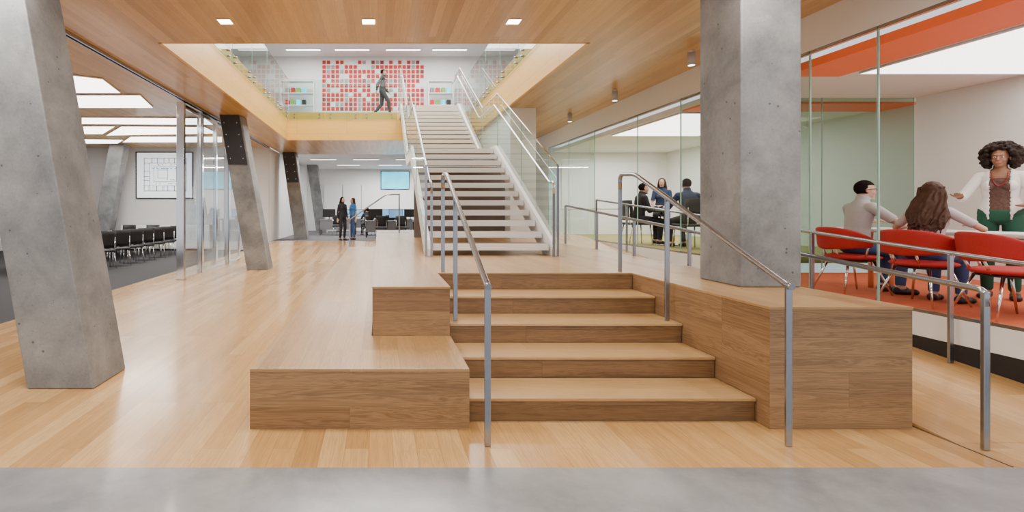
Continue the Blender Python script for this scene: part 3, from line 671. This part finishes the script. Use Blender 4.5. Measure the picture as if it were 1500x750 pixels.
# balustrades upstairs
def bal(label,x0,x1,y0,y1,n):
    t=thing('balustrade',label,'balustrade',((x0+x1)/2,(y0+y1)/2,ZU),0)
    alongx=(x1-x0)>(y1-y0)
    for i in range(n):
        c=nb()
        if alongx:
            w=(x1-x0)/n; gbox(c,x0+i*w+.01,x0+(i+1)*w-.01,y0,y1,ZU-.25,ZU+1.1)
        else:
            w=(y1-y0)/n; gbox(c,x0,x1,y0+i*w+.01,y0+(i+1)*w-.01,ZU-.25,ZU+1.1)
        g_=mk('glass_panel',c,[M['glassg'],M['edge']],t)
        for zz in (ZU-.06,ZU-.18):
            for e in (.15,.85):
                if alongx: px=x0+(i+e)*w; q=T([(px,y0-.015,zz),(px,y1+.03,zz)],.022,8)
                else:
                    py=y0+(i+e)*w; q=T([(x0-.03,py,zz),(x1+.03,py,zz)],.022,8)
                mk('standoff',q,M['steel'],g_)
bal('glass balustrade along left side of the ceiling opening',XA+.03,XA+.042,YA+.05,YB-.05,6)
bal('glass balustrade along right side of the ceiling opening',XB-.042,XB-.03,YA+.05,YB-.05,6)
bal('glass balustrade across the far edge of ceiling opening',XA+.05,SX0-.1,YB-.042,YB-.03,3)
# tiles upstairs
random.seed(11)
nx,nz=23,11; pw=4.4/nx
kinds=[('tile_r','small red square tile on upstairs wall','red upstairs tiles'),('tile_w','small white square tile on upstairs wall','white upstairs tiles'),('tile_d','small maroon square tile on upstairs wall','maroon upstairs tiles'),('tile_g','small grey photo tile on upstairs wall','grey upstairs photo tiles')]
tm={}
for j in range(nz):
    for i in range(nx):
        if random.random()<.03 or (j==nz-1 and random.random()<.3): continue
        kk=random.choices([0,1,2,3],[.66,.09,.14,.11])[0]
        if kk not in tm:
            c=B(-.073,.073,-.02,.001,-.077,.077); o=mk('photo_tile',c,M[kinds[kk][0]]); tm[kk]=o
        else: o=tm[kk].copy(); COL.objects.link(o)
        o.location=(-2.45+(i+.5)*pw,21.999,5.75+(j+.5)*.2); tag(o,kinds[kk][1],'tile',kinds[kk][2])
def shelf(label,x0,x1,y0,z0,z1,n):
    t=thing('shelf_unit',label,'shelf',((x0+x1)/2,y0,z0))
    c=nb(); box(c,x0,x0+.03,y0,y0+.35,z0,z1); box(c,x1-.03,x1,y0,y0+.35,z0,z1); mk('side_panel',c,M['whitem'],t)
    for i in range(n+1):
        z=z0+(z1-z0-.03)*i/n; mk('shelf',B(x0+.03,x1-.03,y0,y0+.35,z,z+.03),M['whitem'],t)
shelf('white open shelf unit upstairs, right of the red tiles',2.05,3.1,21.3,ZU+.001,6.9,4)
shelf('white open shelf unit upstairs, left of the red tiles',-4.1,-2.7,21.3,ZU+.001,6.9,4)
cs=[M['tile_r'],M['green'],M['cyan'],M['black'],M['desk']]
nm=['red','green','blue','black','grey','red','green','blue']
dsc=['leftmost on lower shelf','second on lower shelf','third on lower shelf','rightmost on lower shelf','leftmost on upper shelf','second on upper shelf','third on upper shelf','rightmost on upper shelf']
for un,xs0 in (('unit beside stairs',2.15),('left unit',-3.9)):
    for i in range(8):
        x=xs0+(i%4)*.23; z=ZU+.03+(2.019/4)*(2+i//4)+.002
        o=mk('storage_box',B(x,x+.16,21.35,21.55,z,z+.22),cs[i%5],bevel=.01); tag(o,nm[i]+' storage box, '+dsc[i]+' of the upstairs '+un,'box')
# ---------------- meeting rooms glass ----------------
GR=[M['glassr'],M['edge']]
def gfront(label,y0,y1,z0,pane,group):
    # frameless glazing bay: its two upright glass joints, channels, and the pane, left out where people show behind
    t=thing('glass_screen',label,'glass panel',(GX,y0,z0),0,group)
    if pane:
        b=nb(); gbox(b,GX+.001,GX+.013,y0+.012,y1-.012,z0+.03,GT-.03); mk('pane',b,GR,t)
    for y in (y0+.003,y1-.009): mk('joint',B(GX,GX+.014,y,y+.007,z0+.03,GT-.03),M['edge'],t)
    mk('channel',B(GX-.002,GX+.018,y0+.003,y1-.003,GT-.03,GT-.001),M['steel'],t); mk('channel',B(GX-.002,GX+.018,y0+.003,y1-.003,z0+.001,z0+.03),M['steel'],t)
gj=[2.0,3.4,5.44,6.30,8.18]
wn=['foremost glass panel of the meeting room, at picture edge','glazing bay without pane in front of standing woman and white table','narrow glazing bay without pane in front of the seated man','glass panel hidden partly by the upright concrete column']
for i in range(4): gfront(wn[i],gj[i],gj[i+1],FR,i in (0,3),'meeting room glass front')
gj=[8.22,9.0,10.5,12.6,14.3,16]
wn=['first','second','third','fourth','fifth']
for i in range(5): gfront(wn[i]+' glazing bay of the far room, counted from concrete column',gj[i],gj[i+1],F2,i not in (1,2),'far room glass front')
xs=[GX+.15,6.2,7.1,8.58]
for i in range(3): gpanel('glass_partition',['left','middle','right'][i]+' green tinted glass partition at back of meeting room',(xs[i]+.005,xs[i+1]-.005,8.20,8.212,FR+.001,3.299),group='green partitions',mats=[M['glassp'],M['edge']])
# red chairs
def red_chair(label):
    t=thing('armchair',label,'chair')
    a=nb(); n=20; m=5; g_=[]
    for j in range(m+1):
        v=j/m
        for i in range(n+1):
            u=-1+2*i/n; th=u*1.65; e=abs(u)
            zt=.80-.14*e**2.4; zb_=.515+.05*e
            z=zb_+(zt-zb_)*v; rr=1+.08*v
            g_.append(a.verts.new((math.sin(th)*.31*rr,-math.cos(th)*.26*rr-.02,z)))
    for j in range(m):
        for i in range(n): a.faces.new((g_[j*(n+1)+i],g_[j*(n+1)+i+1],g_[(j+1)*(n+1)+i+1],g_[(j+1)*(n+1)+i]))
    o=mk('backrest',a,M['red'],t,local=True,smooth=True); s=o.modifiers.new('s','SOLIDIFY'); s.thickness=.035; s.offset=0; b_=o.modifiers.new('b','SUBSURF'); b_.levels=1; b_.render_levels=1
    a=nb(); ell(a,(0,.02,.435),(.27,.27,.045),sub=3); mk('seat',a,M['red'],t,local=True,smooth=True)
    a=nb(); ell(a,(0,.0,.395),(.23,.22,.022),sub=2); mk('seat_pan',a,M['black'],t,local=True,smooth=True)
    for sx in (-1,1):
        mk('arm_support',T([(sx*.24,-.02,.42),(sx*.295,-.03,.60)],.012,8),M['chrome'],t,local=True)
        mk('back_support',T([(sx*.1,-.19,.41),(sx*.11,-.27,.58)],.012,8),M['chrome'],t,local=True)
        for sy in (-1,1): mk('leg',T([(sx*.15,sy*.14,.39),(sx*.25,sy*.26,.003)],[.014,.009],8),M['chrome'],t,local=True)
    return t
rc=red_chair('red armchair occupied by the man in glasses'); rc.matrix_basis=Matrix.Translation((5.76,6.25,FR+.001))@Matrix.Rotation(-math.pi/2-.1,4,'Z'); rc['group']='red armchairs'
dup(rc,(5.78,5.45,FR+.001),-math.pi/2+.2,'red armchair occupied by the woman with long brown hair','red armchairs')
dup(rc,(5.83,4.75,FR+.001),-math.pi/2-.25,'empty red armchair nearest, by the ramp handrail','red armchairs')
dup(rc,(7.3,4.5,FR+.001),math.pi/2,'empty red armchair across the table at picture edge','red armchairs')
t=thing('meeting_table','white topped meeting table with chrome legs','table',(6.44,5.6,FR))
c=B(6.16,6.78,4.2,6.9,FR+.725,FR+.77); mk('tabletop',c,M['whitem'],t,bevel=.015)
for x in (6.34,6.6):
    for y in (4.6,6.6): mk('leg',T([(x,y,FR+.002),(x,y,FR+.725)],.028),M['chrome'],t)
o=mk('paper',B(6.35,6.56,5.35,5.63,FR+.7705,FR+.774),M['tile_w']); tag(o,'white sheet of paper on the meeting table before seated woman','paper')
# far room furniture
t=thing('round_table','small dark round table between three people','table',(6.22,11.0,F2))
mk('tabletop',T([(6.22,11.0,F2+.71),(6.22,11.0,F2+.74)],.33,32),M['black'],t); mk('pole',T([(6.22,11.0,F2+.03),(6.22,11.0,F2+.71)],.035),M['chrome'],t); mk('base',T([(6.22,11.0,F2+.002),(6.22,11.0,F2+.03)],.28,24),M['chrome'],t)
dup(c0,(5.68,11.3,F2),-math.pi/2,'black chair under the person in jacket and red shirt'); dup(c0,(6.12,10.05,F2),0,'black chair under the person in dark blue jacket')
t=thing('stool','dark stool under the woman in dark dress','stool',(6.60,11.93,F2))
mk('seat',T([(6.60,11.93,F2+.60),(6.60,11.93,F2+.65)],.17,20),M['black'],t)
for q in range(4):
    a_=q*math.pi/2+.7; mk('leg',T([(6.60+.1*math.cos(a_),11.93+.1*math.sin(a_),F2+.6),(6.60+.2*math.cos(a_),11.93+.2*math.sin(a_),F2+.002)],.012,8),M['chrome'],t)
gpanel('whiteboard','large white writing board on the far room back wall',(5.7,8.7,15.97,15.999,F2+.8,3.0),'whiteboard',mats=[M['whitem'],M['steel']])
# ---------------- far office ----------------
def desk(label,x,y,z,nmon,dark=True):
    t=thing('desk',label,'desk',(x,y,z)); mk('desktop',B(x-.9,x+.9,y-.4,y+.4,z+.7,z+.74),M['desk'],t)
    mk('modesty_panel',B(x-.85,x+.85,y-.38,y-.36,z+.25,z+.7),M['desk'],t)
    for sx in (-.85,.85):
        for sy in (-.35,.35): mk('leg',B(x+sx-.02,x+sx+.02,y+sy-.02,y+sy+.02,z+.001,z+.7),M['black'],t)
    for i in range(nmon):
        mx=x-.45+i*.9
        m=thing('monitor',['left','right'][i]+' monitor on the '+label,'monitor',(mx,y,z+.741),0,'office monitors')
        mk('screen',B(mx-.29,mx+.29,y-.03,y-.02,z+.88,z+1.24),M['black'] if (dark and i==0) else M['blue'],m); mk('bezel',B(mx-.31,mx+.31,y-.02,y+.01,z+.86,z+1.26),M['black'],m)
        mk('stand',B(mx-.02,mx+.02,y+.01,y+.03,z+.75,z+1.0),M['black'],m); mk('foot',B(mx-.12,mx+.12,y-.08,y+.1,z+.741,z+.75),M['black'],m)
for (lb,x,y) in (('grey desk far left before white panels',-2.0,25.2),('grey desk in middle of far office',-.0,25.2),('grey desk behind the stair base',2.0,25.2),('front grey desk just past the low bench end',.3,22.6),('front grey desk hidden partly by stair',2.4,22.6),('rear left grey desk by far wall',-1.4,28),('rear right grey desk by far wall',.9,28)):
    desk(lb,x,y,FD,2)
for i,(x,y,rz,lb) in enumerate(((-.5,24.25,.3,'black chair under the seated person in far office'),(.5,24.3,.2,'black chair at the middle far office desk'),(-1.9,24.3,-.3,'black chair at the far left office desk'),(.1,21.7,.1,'black chair at front desk past the low bench'),(1.0,21.7,-.3,'black chair at front desk nearer the stair'))): dup(c0,(x,y,FD),rz,lb)
t=thing('display','large cyan wall display in far office','display',(.1,29.95,2.9)); mk('screen',B(.15,1.75,29.93,29.95,2.75,3.75),M['cyan'],t); mk('bezel',B(.11,1.79,29.95,29.999,2.71,3.79),M['black'],t)
for i in range(3):
    x=-3.2+i*1.1; o=mk('writing_panel',B(x,x+1.04,29.9,29.999,1.2,3.0),M['whitem'],bevel=.01); tag(o,['left','middle','right'][i]+' white writing panel on far office wall','panel','far office wall panels')
for i,(x,y) in enumerate(((-2.6,24.),(-.6,24.),(1.4,24.),(-1.6,27.),(.6,27.))):
    fixture('linear_light',['left front','centre front','right front','left rear','right rear'][i]+' linear ceiling light in far office',[(x-.6,y-.08),(x+.6,y-.08),(x+.6,y+.08),(x-.6,y+.08)],ZC,M['lum'],'office linear lights')
# ---------------- lights ----------------
def area(n,loc,sx,sy,e,col=(1,.94,.85),rot=(0,0,0)):
    l=bpy.data.lights.new(n,'AREA'); l.shape='RECTANGLE'; l.size=sx; l.size_y=sy; l.energy=e; l.color=col
    o=bpy.data.objects.new(n,l); COL.objects.link(o); o.location=loc; o.rotation_euler=rot
for x,e in ((-3,85),(0,50),(3,50)):
    for y in (1.2,3.8): area('room_lamp',(x,y,3.85),.5,.5,e)
area('opening_fill',(0,12.5,7.9),5,8,1100,(1,.97,.93))  # unseen fill added above the opening to light the stair; no skylight here
area('upper_lamp',(0,19.6,8.0),8,2,560,(1,.98,.95))
area('conference_lamp',(-9,9,3.8),3,2,200,(1,.97,.95)); area('conference_lamp',(-8,16,3.8),3,.4,130,(1,.97,.95))
area('office_fill',(1.,27.5,3.8),4,.3,420,(1,.97,.94)); area('office_fill',(-1.5,22.6,3.8),3,.2,210,(1,.97,.94))  # fill lights added to boost the far office
area('meeting_lamp',(7.,3.2,3.25),2,1.2,85,(1,.98,.96)); area('meeting_lamp',(7,14,3.25),2,2,120,(1,.98,.96))
for x in (-1.95,-.13,1.71):
    l=bpy.data.lights.new('downlight_lamp','SPOT'); l.energy=90; l.spot_size=1.6; l.spot_blend=.7; l.color=(1,.91,.78); l.shadow_soft_size=.05
    o=bpy.data.objects.new('downlight_lamp',l); COL.objects.link(o); o.location=(x,6.5,ZC-.06)
for (x,y,e) in ((-3.65,9,260),(-3.65,15,230),(4.4,8.9,110),(4.4,11.4,110),(-1,19,140),(1.5,19,80),(4.3,14.5,110)):  # fill spots without fixtures, added to brighten below the ceiling
    l=bpy.data.lights.new('fill_spot','SPOT'); l.energy=e; l.spot_size=2.3; l.spot_blend=.8; l.color=(1,.93,.82); l.shadow_soft_size=.04
    o=bpy.data.objects.new('fill_spot',l); COL.objects.link(o); o.location=(x,y,ZC-.05)
w=bpy.data.worlds.new('World'); S.world=w; w.use_nodes=True
w.node_tree.nodes['Background'].inputs[0].default_value=(.96,.97,1,1); w.node_tree.nodes['Background'].inputs[1].default_value=1.08
cam=bpy.data.cameras.new('Camera'); co=bpy.data.objects.new('Camera',cam); COL.objects.link(co); S.camera=co
co.location=(0,0,1.5); co.rotation_euler=(math.pi/2,0,0); cam.lens=18; cam.sensor_width=36; cam.shift_x=.13; cam.shift_y=-.0447; cam.clip_start=.05
